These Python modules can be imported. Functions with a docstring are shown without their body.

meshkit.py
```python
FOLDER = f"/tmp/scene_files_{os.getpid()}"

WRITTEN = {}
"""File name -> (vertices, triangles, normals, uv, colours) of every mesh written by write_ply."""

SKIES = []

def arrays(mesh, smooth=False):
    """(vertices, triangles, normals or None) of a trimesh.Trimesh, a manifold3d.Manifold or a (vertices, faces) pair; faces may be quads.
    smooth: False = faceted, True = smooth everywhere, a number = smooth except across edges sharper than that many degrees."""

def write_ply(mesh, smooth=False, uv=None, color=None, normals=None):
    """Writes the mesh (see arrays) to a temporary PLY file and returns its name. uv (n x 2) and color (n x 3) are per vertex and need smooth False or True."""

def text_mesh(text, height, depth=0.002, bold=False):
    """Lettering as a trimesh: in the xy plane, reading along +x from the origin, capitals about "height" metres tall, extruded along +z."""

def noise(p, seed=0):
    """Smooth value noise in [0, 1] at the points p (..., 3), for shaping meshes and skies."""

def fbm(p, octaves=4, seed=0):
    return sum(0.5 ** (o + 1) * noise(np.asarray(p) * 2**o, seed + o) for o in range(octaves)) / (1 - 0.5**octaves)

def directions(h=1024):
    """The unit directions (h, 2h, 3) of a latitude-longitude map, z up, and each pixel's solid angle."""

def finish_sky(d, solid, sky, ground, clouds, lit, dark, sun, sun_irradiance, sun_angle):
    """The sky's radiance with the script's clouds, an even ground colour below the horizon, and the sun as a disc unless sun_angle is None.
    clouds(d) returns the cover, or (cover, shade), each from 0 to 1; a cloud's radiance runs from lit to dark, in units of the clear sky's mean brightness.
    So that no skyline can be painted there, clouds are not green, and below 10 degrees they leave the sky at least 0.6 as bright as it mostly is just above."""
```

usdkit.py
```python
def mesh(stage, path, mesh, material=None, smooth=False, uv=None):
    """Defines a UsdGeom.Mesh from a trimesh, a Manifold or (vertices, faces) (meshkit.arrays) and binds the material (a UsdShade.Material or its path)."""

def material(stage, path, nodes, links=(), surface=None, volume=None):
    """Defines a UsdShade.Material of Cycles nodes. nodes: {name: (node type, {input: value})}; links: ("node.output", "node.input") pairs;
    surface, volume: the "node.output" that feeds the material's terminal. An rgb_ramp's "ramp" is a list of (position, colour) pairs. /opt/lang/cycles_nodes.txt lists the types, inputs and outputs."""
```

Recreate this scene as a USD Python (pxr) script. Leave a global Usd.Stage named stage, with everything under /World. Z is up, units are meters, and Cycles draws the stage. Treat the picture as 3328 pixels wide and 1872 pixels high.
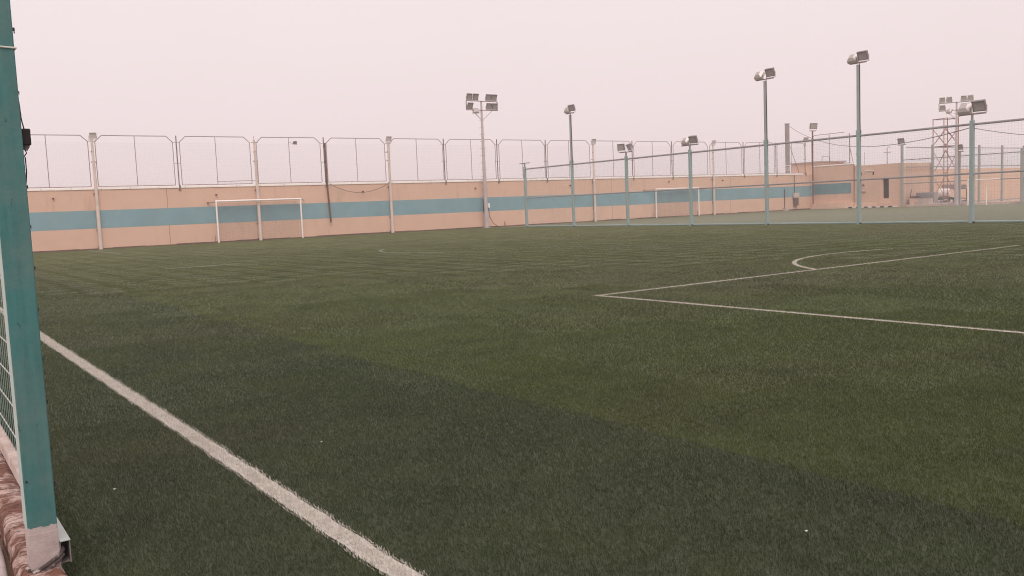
import math, random
import numpy as np
import trimesh
import usdkit, meshkit
from pxr import Usd, UsdGeom, UsdLux, UsdShade, Gf, Sdf, Vt

stage = Usd.Stage.CreateInMemory()
UsdGeom.SetStageUpAxis(stage, 'Z')
UsdGeom.SetStageMetersPerUnit(stage, 1.0)
UsdGeom.Xform.Define(stage, '/World')
rng = np.random.default_rng(7)

# ---------------------------------------------------------------- camera, sky, sun
# world: x along the far wall (to the right), y towards the far wall, z up, turf at z = 0
cam = UsdGeom.Camera.Define(stage, '/World/camera')
R = ((0.81702248, -0.57511055, -0.04149839), (0.08583871, 0.05014573, 0.99504629), (0.57018066, 0.81653736, -0.09033693))
cam.AddTransformOp().Set(Gf.Matrix4d(*R[0], 0, *R[1], 0, -R[2][0], -R[2][1], -R[2][2], 0, 0, 0, 1.6, 1))
cam.CreateHorizontalApertureAttr(36.0)
cam.CreateFocalLengthAttr(36.0 * 2896.8 / 3328)
cam.CreateClippingRangeAttr(Gf.Vec2f(0.05, 5000))
cam.CreateExposureAttr(0.0)

SUN_EL, SUN_AZ = math.radians(52), math.radians(200)      # azimuth clockwise from +y: behind the camera, a little left
SUN = (math.sin(SUN_AZ) * math.cos(SUN_EL), math.cos(SUN_AZ) * math.cos(SUN_EL), math.sin(SUN_EL))
skym = usdkit.material(stage, '/World/Looks/dusty_sky', {
    'tc': ('texture_coordinate', {}),
    'sky': ('sky_texture', {'sky_type': 'single_scattering', 'sun_disc': False, 'sun_elevation': SUN_EL, 'sun_rotation': SUN_AZ,
                            'altitude': 600.0, 'air_density': 1.0, 'aerosol_density': 6.0, 'ozone_density': 1.0}),
    'cloud': ('noise_texture', {'scale': 1.6, 'detail': 4.0, 'roughness': 0.5}),
    'dust': ('rgb_ramp', {'ramp': [(0.25, (9.8, 8.7, 8.65)), (0.75, (10.2, 9.15, 9.1))]}),
    'sep': ('separate_xyz', {}),
    'el': ('map_range', {'from_min': 0.0, 'from_max': 0.42, 'to_min': 0.0, 'to_max': 1.0, 'clamp': True}),
    'low': ('mix', {'mix_type': 'multiply', 'fac': 1.0}),
    'grad': ('rgb_ramp', {'ramp': [(0.0, (0.935, 0.87, 0.875)), (1.0, (1.0, 1.0, 1.0))]}),
    'm': ('mix', {'mix_type': 'mix', 'fac': 0.93}),
    'bg': ('background_shader', {'strength': 0.1})},
    [('tc.generated', 'cloud.vector'), ('tc.generated', 'sep.vector'), ('sep.z', 'el.value'), ('el.result', 'grad.fac'), ('cloud.fac', 'dust.fac'),
     ('dust.color', 'low.color1'), ('grad.color', 'low.color2'), ('sky.color', 'm.color1'), ('low.color', 'm.color2'), ('m.color', 'bg.color')], surface='bg.background')
dome = UsdLux.DomeLight.Define(stage, '/World/sky')
UsdShade.MaterialBindingAPI.Apply(dome.GetPrim()).Bind(skym)
dome.GetPrim().SetCustomDataByKey('kind', 'structure')
sun = UsdLux.DistantLight.Define(stage, '/World/sun')
sun.CreateIntensityAttr(0.4)
sun.CreateAngleAttr(30.0)
sun.CreateNormalizeAttr(True)
sun.CreateColorAttr(Gf.Vec3f(1.0, 0.93, 0.86))
sun.AddRotateXYZOp().Set(Gf.Vec3f(90 - math.degrees(SUN_EL), 0, 180 - math.degrees(SUN_AZ)))

# ---------------------------------------------------------------- materials
def mat(name, color, rough=0.6, var=0.12, scale=3.0, metallic=0.0, bump=0.0, bscale=40.0, dirt=None, dirt_amt=0.5, dirt_scale=1.2, spec=0.4, vec=None, foot=None, lohi=(0.45, 0.75), marks=None):
    """Procedural paint, plaster, metal...: colour varied by noise, optional dirt or rust patches, optional fine relief."""
    c = np.array(color, float)
    n = {'g': ('geometry', {}), 'n1': ('noise_texture', {'scale': scale, 'detail': 6.0, 'roughness': 0.6}),
         'r': ('rgb_ramp', {'ramp': [(0.25, tuple(c * (1 - var))), (0.75, tuple(np.minimum(c * (1 + var), 0.95)))]}),
         'p': ('principled_bsdf', {'roughness': rough, 'metallic': metallic, 'specular_ior_level': spec})}
    l = [('g.position', 'n1.vector'), ('n1.fac', 'r.fac')]
    if vec:
        n['mp'] = ('mapping', {'scale': vec})
        l = [('g.position', 'mp.vector'), ('mp.vector', 'n1.vector'), ('n1.fac', 'r.fac')]
    out = 'r.color'
    if dirt is not None:
        n['n2'] = ('noise_texture', {'scale': dirt_scale, 'detail': 8.0, 'roughness': 0.7})
        n['dr'] = ('rgb_ramp', {'ramp': [(lohi[0], (0, 0, 0)), (lohi[1], (dirt_amt,) * 3)]})
        n['mx'] = ('mix', {'color2': dirt})
        l += [('g.position', 'n2.vector'), ('n2.fac', 'dr.fac'), ('dr.color', 'mx.fac'), (out, 'mx.color1')]
        out = 'mx.color'
    if marks:                                     # second layer: streaks, scuffs or chips (colour, amount, mapping scale, from, to)
        n['mm'] = ('mapping', {'scale': marks[2]}); n['n4'] = ('noise_texture', {'scale': 1.0, 'detail': 9.0, 'roughness': 0.75})
        n['r4'] = ('rgb_ramp', {'ramp': [(marks[3], (0, 0, 0)), (marks[4], (marks[1],) * 3)]}); n['m4'] = ('mix', {'color2': marks[0]})
        l += [('g.position', 'mm.vector'), ('mm.vector', 'n4.vector'), ('n4.fac', 'r4.fac'), ('r4.color', 'm4.fac'), (out, 'm4.color1')]
        out = 'm4.color'
    if foot:                                      # white paint brushed round the foot, with an uneven upper edge
        n['fs'] = ('separate_xyz', {}); n['fn'] = ('noise_texture', {'scale': 38.0, 'detail': 6.0, 'roughness': 0.65}); n['fm'] = ('math', {'math_type': 'multiply_add', 'value2': -0.05, 'value3': 0.025})
        n['fa'] = ('math', {'math_type': 'add'}); n['fc'] = ('map_range', {'from_min': foot[0] - .001, 'from_max': foot[0] + .001, 'to_min': 1.0, 'to_max': 0.0, 'clamp': True}); n['fx'] = ('mix', {'color2': foot[1]})
        l += [('g.position', 'fs.vector'), ('g.position', 'fn.vector'), ('fn.fac', 'fm.value1'), ('fs.z', 'fa.value1'), ('fm.value', 'fa.value2'), ('fa.value', 'fc.value'), ('fc.result', 'fx.fac'), (out, 'fx.color1')]
        out = 'fx.color'
    l.append((out, 'p.base_color'))
    if bump:
        n['n3'] = ('noise_texture', {'scale': bscale, 'detail': 4.0})
        n['b'] = ('bump', {'strength': bump, 'distance': 0.01})
        l += [('g.position', 'n3.vector'), ('n3.fac', 'b.height'), ('b.normal', 'p.normal')]
    return usdkit.material(stage, '/World/Looks/' + name, n, l, surface='p.BSDF')

M = {}
WALL, BAND = (0.665, 0.45, 0.345), (0.215, 0.345, 0.385)
M['plaster'] = mat('beige_plaster', WALL, 0.9, 0.05, 0.5, bump=0.3, bscale=14, dirt=(0.50, 0.31, 0.25), dirt_amt=0.2, dirt_scale=0.3, spec=0.15, marks=((0.36, 0.235, 0.19), 0.5, (1.1, 1.1, 0.22), 0.56, 0.74))
M['plaster_pale'] = mat('pale_plaster', (0.80, 0.55, 0.42), 0.9, 0.06, 0.6, bump=0.3, bscale=14, dirt=(0.5, 0.33, 0.26), dirt_amt=0.5, dirt_scale=0.6, spec=0.15)
M['plaster_far'] = mat('yellowish_plaster', (0.68, 0.46, 0.34), 0.9, 0.08, 0.3, dirt=(0.45, 0.32, 0.24), dirt_amt=0.6, dirt_scale=0.3, spec=0.15)
M['band'] = mat('blue_band_paint', BAND, 0.85, 0.10, 0.6, bump=0.2, bscale=14, dirt=(0.22, 0.30, 0.31), dirt_amt=0.5, dirt_scale=0.5, spec=0.15, marks=((0.42, 0.42, 0.40), 0.4, (0.9, 0.9, 0.35), 0.56, 0.76))
M['band_dark'] = mat('deep_blue_band_paint', (0.16, 0.27, 0.30), 0.85, 0.08, 0.8, dirt=(0.30, 0.34, 0.34), dirt_amt=0.4, spec=0.15)
M['coping'] = mat('white_coping', (0.95, 0.86, 0.83), 0.85, 0.06, 2.0, dirt=(0.7, 0.55, 0.5), dirt_amt=0.25, dirt_scale=1.5, spec=0.2)
M['dark_brown'] = mat('dark_brown_fill', (0.16, 0.10, 0.075), 0.95, 0.3, 2.0, spec=0.1)  # dark brown for strips, joints and the gutter, whose shade it includes
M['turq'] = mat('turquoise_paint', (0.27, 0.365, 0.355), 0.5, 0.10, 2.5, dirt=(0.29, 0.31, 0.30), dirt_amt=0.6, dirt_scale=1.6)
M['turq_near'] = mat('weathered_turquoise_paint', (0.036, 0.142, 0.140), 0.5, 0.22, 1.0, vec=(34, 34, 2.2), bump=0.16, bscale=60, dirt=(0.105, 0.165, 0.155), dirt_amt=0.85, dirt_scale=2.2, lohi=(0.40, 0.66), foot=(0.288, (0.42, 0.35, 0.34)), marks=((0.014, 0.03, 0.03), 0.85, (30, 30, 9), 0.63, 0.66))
M['turq_pale'] = mat('pale_turquoise_edge', (0.42, 0.50, 0.48), 0.7, 0.10, 8.0, dirt=(0.3, 0.42, 0.4), dirt_amt=0.6, dirt_scale=6)
M['pole_white'] = mat('off_white_pole_paint', (0.66, 0.55, 0.49), 0.6, 0.08, 2.0, dirt=(0.42, 0.33, 0.28), dirt_amt=0.5, dirt_scale=1.6)
M['frame'] = mat('brown_grey_frame', (0.22, 0.165, 0.16), 0.6, 0.15, 2.0, dirt=(0.30, 0.17, 0.13), dirt_amt=0.5)
M['wire'] = mat('net_wire', (0.42, 0.36, 0.36), 0.7, 0.1, 2.0)
M['wire_near'] = mat('pale_net_cord', (0.55, 0.54, 0.50), 0.8, 0.15, 20.0)
M['wire_turq'] = mat('turquoise_net_wire', (0.26, 0.38, 0.37), 0.6, 0.1, 2.0)
M['turq_far'] = mat('faded_turquoise_paint', (0.32, 0.345, 0.325), 0.6, 0.1, 2.0, dirt=(0.34, 0.29, 0.27), dirt_amt=0.6, dirt_scale=1.2)
M['rail'] = mat('grey_turquoise_rail', (0.29, 0.28, 0.285), 0.55, 0.12, 2.0, dirt=(0.27, 0.22, 0.21), dirt_amt=0.5)
M['rust'] = mat('rusty_steel', (0.17, 0.085, 0.065), 0.8, 0.3, 4.0, dirt=(0.10, 0.05, 0.04), dirt_amt=0.8)
M['red_steel'] = mat('red_scaffold_paint', (0.30, 0.105, 0.085), 0.7, 0.2, 2.0, dirt=(0.62, 0.5, 0.48), dirt_amt=0.6, dirt_scale=0.8)
M['mast'] = mat('galvanised_mast', (0.52, 0.45, 0.45), 0.5, 0.08, 1.5, metallic=0.15, dirt=(0.40, 0.32, 0.31), dirt_amt=0.5)
M['lamp_dark'] = mat('dark_lamp_body', (0.21, 0.18, 0.178), 0.5, 0.15, 6.0)
M['lamp_grey'] = mat('grey_lamp_body', (0.55, 0.50, 0.49), 0.45, 0.12, 6.0, metallic=0.3)
M['lamp_glass'] = mat('lamp_glass', (0.36, 0.32, 0.315), 0.12, 0.15, 5.0, spec=0.7)
M['lamp_glass_pale'] = mat('pale_lamp_glass', (0.52, 0.46, 0.45), 0.2, 0.12, 5.0, spec=0.7)
M['black'] = mat('black_plastic', (0.012, 0.009, 0.010), 0.5, 0.2, 20.0, spec=0.25)
M['cable'] = mat('black_cable', (0.03, 0.024, 0.024), 0.6, 0.2, 5.0)
M['goal'] = mat('white_goal_paint', (0.90, 0.83, 0.80), 0.45, 0.05, 2.0, dirt=(0.6, 0.52, 0.48), dirt_amt=0.35, dirt_scale=2.0)
M['concrete'] = mat('grey_concrete', (0.33, 0.29, 0.285), 0.9, 0.12, 1.5, bump=0.3, bscale=20, dirt=(0.22, 0.18, 0.17), dirt_amt=0.5)
M['concrete_pale'] = mat('pale_concrete', (0.58, 0.47, 0.42), 0.9, 0.10, 2.0, bump=0.3, bscale=20, dirt=(0.33, 0.26, 0.23), dirt_amt=0.6)
M['sand'] = mat('sandy_ground', (0.50, 0.36, 0.27), 0.95, 0.15, 0.4, bump=0.5, bscale=6, dirt=(0.36, 0.26, 0.20), dirt_amt=0.6, dirt_scale=1.5, spec=0.1)
M['kerb'] = mat('peeling_kerb_paint', (0.46, 0.33, 0.295), 0.9, 0.3, 9.0, bump=1.0, bscale=28, dirt=(0.185, 0.088, 0.065), dirt_amt=1.0, dirt_scale=5.0, lohi=(0.42, 0.50), marks=((0.055, 0.032, 0.028), 0.9, (10, 34, 30), 0.52, 0.60), spec=0.15)
M['kerb_rail'] = mat('dusty_rail_paint', (0.50, 0.41, 0.37), 0.8, 0.12, 6.0, dirt=(0.26, 0.15, 0.12), dirt_amt=0.8, dirt_scale=9.0)
M['white_base'] = mat('chipped_white_paint', (0.44, 0.365, 0.355), 0.75, 0.10, 8.0, bump=0.3, bscale=50, dirt=(0.26, 0.19, 0.18), dirt_amt=0.7, dirt_scale=9.0, marks=((0.05, 0.025, 0.022), 0.9, (55, 55, 30), 0.64, 0.67))
M['galv'] = mat('galvanised_sheet', (0.42, 0.45, 0.43), 0.45, 0.12, 9.0, metallic=0.3)
M['white'] = mat('white_plastic', (0.82, 0.76, 0.74), 0.5, 0.06, 3.0)
M['block_white'] = mat('white_kerb_paint', (0.80, 0.70, 0.66), 0.85, 0.08, 3.0, dirt=(0.5, 0.4, 0.36), dirt_amt=0.5)
M['block_black'] = mat('black_kerb_paint', (0.035, 0.028, 0.028), 0.85, 0.2, 3.0)
M['door'] = mat('dark_brown_opening', (0.045, 0.025, 0.023), 0.8, 0.2, 3.0)
M['tank'] = mat('white_tank', (0.86, 0.78, 0.76), 0.5, 0.05, 2.0)
M['dull_red'] = mat('dull_brown_sheet', (0.16, 0.10, 0.09), 0.8, 0.25, 2.0)
M['rubber'] = mat('tyre_rubber', (0.02, 0.018, 0.018), 0.85, 0.2, 8.0)
M['distant'] = mat('pale_distant_metal', (0.36, 0.32, 0.33), 0.7, 0.05, 1.0)
M['paper'] = mat('paper', (0.5, 0.47, 0.43), 0.8, 0.05, 9.0)

# artificial turf: rolls about four metres wide laid along y, each a slightly different green, dusty and worn in patches
def turf_mat(name, blades):
    rolls = [(0.0, 0), (1.80, 0), (4.15, .85), (8.1, .8), (12.0, .58), (15.9, .8), (19.8, .5), (23.7, .75), (27.6, .55), (31.5, .85), (35.4, .6), (39.3, .7), (43.2, .3), (47, .5), (51, .3), (55, .6)]
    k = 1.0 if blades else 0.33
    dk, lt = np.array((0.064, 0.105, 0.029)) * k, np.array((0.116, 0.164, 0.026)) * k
    ramp = []
    for i, (x, t) in enumerate(rolls):
        c = tuple(dk * (1 - t) + lt * t)
        ramp.append((x / 60, c))
    n = {'g': ('geometry', {}), 'sx': ('separate_xyz', {}), 'wob': ('noise_texture', {'scale': 0.35, 'detail': 3.0}),
         'wx': ('math', {'math_type': 'multiply_add', 'value2': 0.5, 'value3': -0.25}), 'ax': ('math', {'math_type': 'add'}),
         'fx': ('math', {'math_type': 'multiply', 'value2': 1 / 60}), 'roll': ('rgb_ramp', {'ramp': ramp, 'interpolate': False}),
         'mp': ('mapping', {'scale': (0.10, 0.22, 0.1)}), 'n1': ('noise_texture', {'scale': 1.0, 'detail': 5.0, 'roughness': 0.6}),
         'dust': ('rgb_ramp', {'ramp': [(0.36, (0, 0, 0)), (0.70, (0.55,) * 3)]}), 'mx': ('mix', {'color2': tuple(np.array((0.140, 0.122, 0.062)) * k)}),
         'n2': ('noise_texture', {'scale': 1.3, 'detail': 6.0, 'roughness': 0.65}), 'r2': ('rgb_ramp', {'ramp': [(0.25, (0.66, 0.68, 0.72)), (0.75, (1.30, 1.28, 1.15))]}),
         'm2': ('mix', {'mix_type': 'multiply', 'fac': 1.0}), 'fy': ('math', {'math_type': 'multiply_add', 'value2': 0.45}), 'far': ('map_range', {'from_min': 7.0, 'from_max': 66.0, 'to_min': 0.0, 'to_max': 0.8, 'clamp': True}), 'haze_tint': ('mix', {'color2': tuple(np.array((0.350, 0.375, 0.145)) * k)}), 'p': ('principled_bsdf', {'roughness': 0.55, 'specular_ior_level': 0.35})}  # paler with distance: haze and glare put into the turf colour
    l = [('g.position', 'sx.vector'), ('g.position', 'wob.vector'), ('wob.fac', 'wx.value1'), ('wx.value', 'ax.value1'), ('sx.x', 'ax.value2'), ('ax.value', 'fx.value1'),
         ('fx.value', 'roll.fac'), ('g.position', 'mp.vector'), ('mp.vector', 'n1.vector'), ('n1.fac', 'dust.fac'), ('dust.color', 'mx.fac'), ('roll.color', 'mx.color1'),
         ('g.position', 'n2.vector'), ('n2.fac', 'r2.fac'), ('sx.x', 'fy.value1'), ('sx.y', 'fy.value3'), ('fy.value', 'far.value'), ('far.result', 'haze_tint.fac'), ('mx.color', 'haze_tint.color1'), ('haze_tint.color', 'm2.color1'), ('r2.color', 'm2.color2')]
    out = 'm2.color'
    if blades:
        n['ri'] = ('rgb_ramp', {'ramp': [(0.0, (0.55, 0.55, 0.6)), (0.5, (1.0, 1.0, 1.0)), (0.9, (1.3, 1.3, 1.2)), (1.0, (1.7, 1.65, 1.5))]})
        n['m3'] = ('mix', {'mix_type': 'multiply', 'fac': 1.0})
        l += [('g.random_per_island', 'ri.fac'), (out, 'm3.color1'), ('ri.color', 'm3.color2')]
        out = 'm3.color'
        n['t'] = ('translucent_bsdf', {})
        n['ms'] = ('mix_closure', {'fac': 0.22})
        l += [(out, 't.color'), ('p.BSDF', 'ms.closure1'), ('t.BSDF', 'ms.closure2')]
    else:
        n['n3'] = ('noise_texture', {'scale': 55.0, 'detail': 5.0, 'roughness': 0.7})
        n['r3'] = ('rgb_ramp', {'ramp': [(0.3, (0.6, 0.6, 0.6)), (0.7, (1.4, 1.4, 1.4))]})
        n['m3'] = ('mix', {'mix_type': 'multiply', 'fac': 1.0})
        n['b'] = ('bump', {'strength': 0.6, 'distance': 0.02})
        l += [('g.position', 'n3.vector'), ('n3.fac', 'r3.fac'), (out, 'm3.color1'), ('r3.color', 'm3.color2'), ('n3.fac', 'b.height'), ('b.normal', 'p.normal')]
        out = 'm3.color'
        n['p'][1]['sheen_weight'] = 0.1
        n['p'][1]['sheen_roughness'] = 0.4
        n['p'][1]['sheen_tint'] = (0.9, 0.85, 0.72)
    l.append((out, 'p.base_color'))
    return usdkit.material(stage, '/World/Looks/' + name, n, l, surface='ms.closure' if blades else 'p.BSDF')
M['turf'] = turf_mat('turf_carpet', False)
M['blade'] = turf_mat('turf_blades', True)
M['line'] = mat('white_turf_line', (0.36, 0.335, 0.29), 0.9, 0.10, 6.0, dirt=(0.14, 0.14, 0.09), dirt_amt=0.75, dirt_scale=1.4, spec=0.2)
M['line_near'] = mat('white_turf_fibre', (0.53, 0.49, 0.445), 0.85, 0.16, 14.0, dirt=(0.36, 0.31, 0.26), dirt_amt=0.5, dirt_scale=5, spec=0.2)

# ---------------------------------------------------------------- helpers
class MB:
    """Collects boxes, bars and tubes that make up one mesh."""
    def __init__(s): s.v, s.f, s.n = [], [], 0
    def add(s, v, f):
        s.v.append(np.asarray(v, float)); s.f.append(np.asarray(f, int) + s.n); s.n += len(v); return s
    def box(s, a, b):
        x0, y0, z0 = a; x1, y1, z1 = b
        v = [(x, y, z) for x in (x0, x1) for y in (y0, y1) for z in (z0, z1)]
        f = [(0, 1, 3), (0, 3, 2), (4, 6, 7), (4, 7, 5), (0, 4, 5), (0, 5, 1), (2, 3, 7), (2, 7, 6), (0, 2, 6), (0, 6, 4), (1, 5, 7), (1, 7, 3)]
        return s.add(v, f)
    def bevel_box(s, a, b, r):
        m = trimesh.creation.box(extents=np.subtract(b, a) - 2 * r)
        pts = np.vstack([m.vertices + np.array(o) * r for o in ((1, 0, 0), (-1, 0, 0), (0, 1, 0), (0, -1, 0), (0, 0, 1), (0, 0, -1))])
        h = trimesh.convex.convex_hull(pts); return s.add(h.vertices + (np.add(a, b)) / 2, h.faces)
    def tube(s, pts, r, n=8, r1=None):
        pts = np.asarray(pts, float); k = len(pts); rr = np.linspace(r, r if r1 is None else r1, k)
        d = np.gradient(pts, axis=0); d /= np.linalg.norm(d, axis=1)[:, None]
        up = np.array((0, 0, 1.0)) if abs(d[:, 2]).max() < 0.9 else np.array((0.3, 1.0, 0.0)) if abs(d[:, 1]).max() < 0.9 else np.array((1.0, 0.2, 0.1))
        v, f = [], []
        for p, t, q in zip(pts, d, rr):
            a = np.cross(t, up); a /= np.linalg.norm(a); b = np.cross(t, a)
            for j in range(n):
                th = 2 * math.pi * (j + .5) / n
                v.append(p + q * (math.cos(th) * a + math.sin(th) * b))
        for i in range(k - 1):
            for j in range(n):
                a, b = i * n + j, i * n + (j + 1) % n
                f += [(a, a + n, b), (b, a + n, b + n)]
        for j in range(1, n - 1):
            f += [(0, j, j + 1), ((k - 1) * n, (k - 1) * n + j + 1, (k - 1) * n + j)]
        return s.add(v, f)
    def sq(s, p, q, w, h=None):
        """square bar from p to q"""
        p, q = np.asarray(p, float), np.asarray(q, float); h = h or w
        t = (q - p) / np.linalg.norm(q - p)
        up = np.array((0, 0, 1.0)) if abs(t[2]) < 0.95 else np.array((0, 1.0, 0))
        a = np.cross(t, up); a /= np.linalg.norm(a); b = np.cross(a, t)
        v = [c + i * a * w / 2 + j * b * h / 2 for c in (p, q) for i in (-1, 1) for j in (-1, 1)]
        f = [(0, 1, 3), (0, 3, 2), (4, 6, 7), (4, 7, 5), (0, 4, 5), (0, 5, 1), (2, 3, 7), (2, 7, 6), (0, 2, 6), (0, 6, 4), (1, 5, 7), (1, 7, 3)]
        return s.add(v, f)
    def mesh(s):
        m = trimesh.Trimesh(np.vstack(s.v), np.vstack(s.f), process=False)
        return m
    def moved(s, T):
        s.v = [trimesh.transform_points(v, T) for v in s.v]; return s

names = {}
def free(path):
    k = names.get(path, -1) + 1; names[path] = k
    return path if k == 0 else f'{path}_{k:03d}'
def data(p, **kw):
    for k, v in kw.items():
        if v: p.SetCustomDataByKey(k, v)
    return p
def thing(name, label, cat, group=None, loc=(0, 0, 0), kind=None):
    x = UsdGeom.Xform.Define(stage, free('/World/' + name)); x.AddTranslateOp().Set(Gf.Vec3d(*map(float, loc)))
    return data(x.GetPrim(), label=label, category=cat, group=group, kind=kind)
def part(parent, name, mb, m, smooth=False, label=None):
    me = mb.mesh() if isinstance(mb, MB) else mb
    p = usdkit.mesh(stage, free(str(parent.GetPath()) + '/' + name), me, M[m] if isinstance(m, str) else m, smooth=smooth).GetPrim()
    return data(p, label=label)
def solo(name, mb, m, label=None, cat=None, group=None, kind=None, smooth=False):
    me = mb.mesh() if isinstance(mb, MB) else mb
    p = usdkit.mesh(stage, free('/World/' + name), me, M[m] if isinstance(m, str) else m, smooth=smooth).GetPrim()
    return data(p, label=label, category=cat, group=group, kind=kind)
def copy(src, label, loc, cat=None, group=None):
    x = UsdGeom.Xform.Define(stage, free(str(src.GetPath()))); x.AddTranslateOp().Set(Gf.Vec3d(*map(float, loc)))
    x.GetPrim().GetReferences().AddInternalReference(src.GetPath()); x.GetPrim().SetInstanceable(True)
    return data(x.GetPrim(), label=label, category=cat or src.GetCustomDataByKey('category'), group=group or src.GetCustomDataByKey('group'))
def T(yaw=0, tilt=0, loc=(0, 0, 0)):
    return trimesh.transformations.translation_matrix(loc) @ trimesh.transformations.rotation_matrix(math.radians(yaw), (0, 0, 1)) @ trimesh.transformations.rotation_matrix(math.radians(tilt), (0, 1, 0))
def wires(a, u, v, nu, nv, w):
    """net of thin wires in the parallelogram a, a+u, a+v: nu wires along v, nv wires along u (three-sided wires)"""
    mb = MB(); a, u, v = map(lambda q: np.asarray(q, float), (a, u, v))
    nrm = np.cross(u, v); nrm /= np.linalg.norm(nrm)
    def one(p, q):
        t = (q - p) / np.linalg.norm(q - p); s_ = np.cross(nrm, t)
        off = [nrm * w * .58, -nrm * w * .29 + s_ * w * .5, -nrm * w * .29 - s_ * w * .5]
        mb.add([c + o for c in (p, q) for o in off], [(0, 3, 1), (1, 3, 4), (1, 4, 2), (2, 4, 5), (2, 5, 0), (0, 5, 3)])
    for i in range(nu): p = a + u * (i + .5) / nu; one(p, p + v)
    for j in range(nv): p = a + v * (j + .5) / nv; one(p + nrm * w, p + u + nrm * w)
    return mb
def sag(p, q, s_, n=16):
    p, q = np.asarray(p, float), np.asarray(q, float); t = np.linspace(0, 1, n)[:, None]
    c = p + (q - p) * t; c[:, 2] -= (4 * s_ * t * (1 - t))[:, 0]; return c

def flood(parent, pos, yaw, tilt, w=.5, h=.46, d=.24, pale=False, bracket=.16, body=None):
    """floodlight head, glass towards yaw (degrees from +x), tilted down; pos = foot of its bracket. housing > glass, bracket"""
    X = T(yaw, tilt, (pos[0], pos[1], pos[2] + bracket + h / 2))
    hb = MB()
    v = [(x, y * w / 2 * s_, z * h / 2 * s_) for x, s_ in ((-d * .55, .55), (-d * .1, 1), (d * .45, 1)) for y in (-1, 1) for z in (-1, 1)]
    hull = trimesh.convex.convex_hull(np.array(v)); hb.add(hull.vertices, hull.faces)
    e = .035
    for a, b in (((d * .45 - .01, -w / 2 - .008, h / 2 - e), (d * .45 + .05, w / 2 + .008, h / 2 + .008)), ((d * .45 - .01, -w / 2 - .008, -h / 2 - .008), (d * .45 + .015, w / 2 + .008, -h / 2 + e)),
                 ((d * .45 - .01, -w / 2 - .008, -h / 2 + e), (d * .45 + .02, -w / 2 + e, h / 2 - e)), ((d * .45 - .01, w / 2 - e, -h / 2 + e), (d * .45 + .02, w / 2 + .008, h / 2 - e))):
        hb.box(a, b)
    for k in range(5): hb.box((-d * .5, -w * .24 + k * w * .12 - .006, -h * .25), (-d * .5 - .03, -w * .24 + k * w * .12 + .006, h * .25))
    house = part(parent, 'floodlight', hb.moved(X), body or ('lamp_grey' if pale else 'lamp_dark'))
    g = MB().box((d * .45 + .003, -w / 2 + e, -h / 2 + e), (d * .45 + .008, w / 2 - e, h / 2 - e))
    part(house, 'glass', g.moved(X), 'lamp_glass_pale' if pale else 'lamp_glass')
    Y = T(yaw, 0, pos); br = MB()
    zc = bracket + h / 2
    for s_ in (-1, 1): br.sq((0, s_ * (w / 2 + .03), .012), (0, s_ * (w / 2 + .03), zc), .045, .03)
    br.sq((0, -w / 2 - .045, .012), (0, w / 2 + .045, .012), .045, .024)
    part(house, 'bracket', br.moved(Y), 'lamp_grey')
    return house

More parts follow.
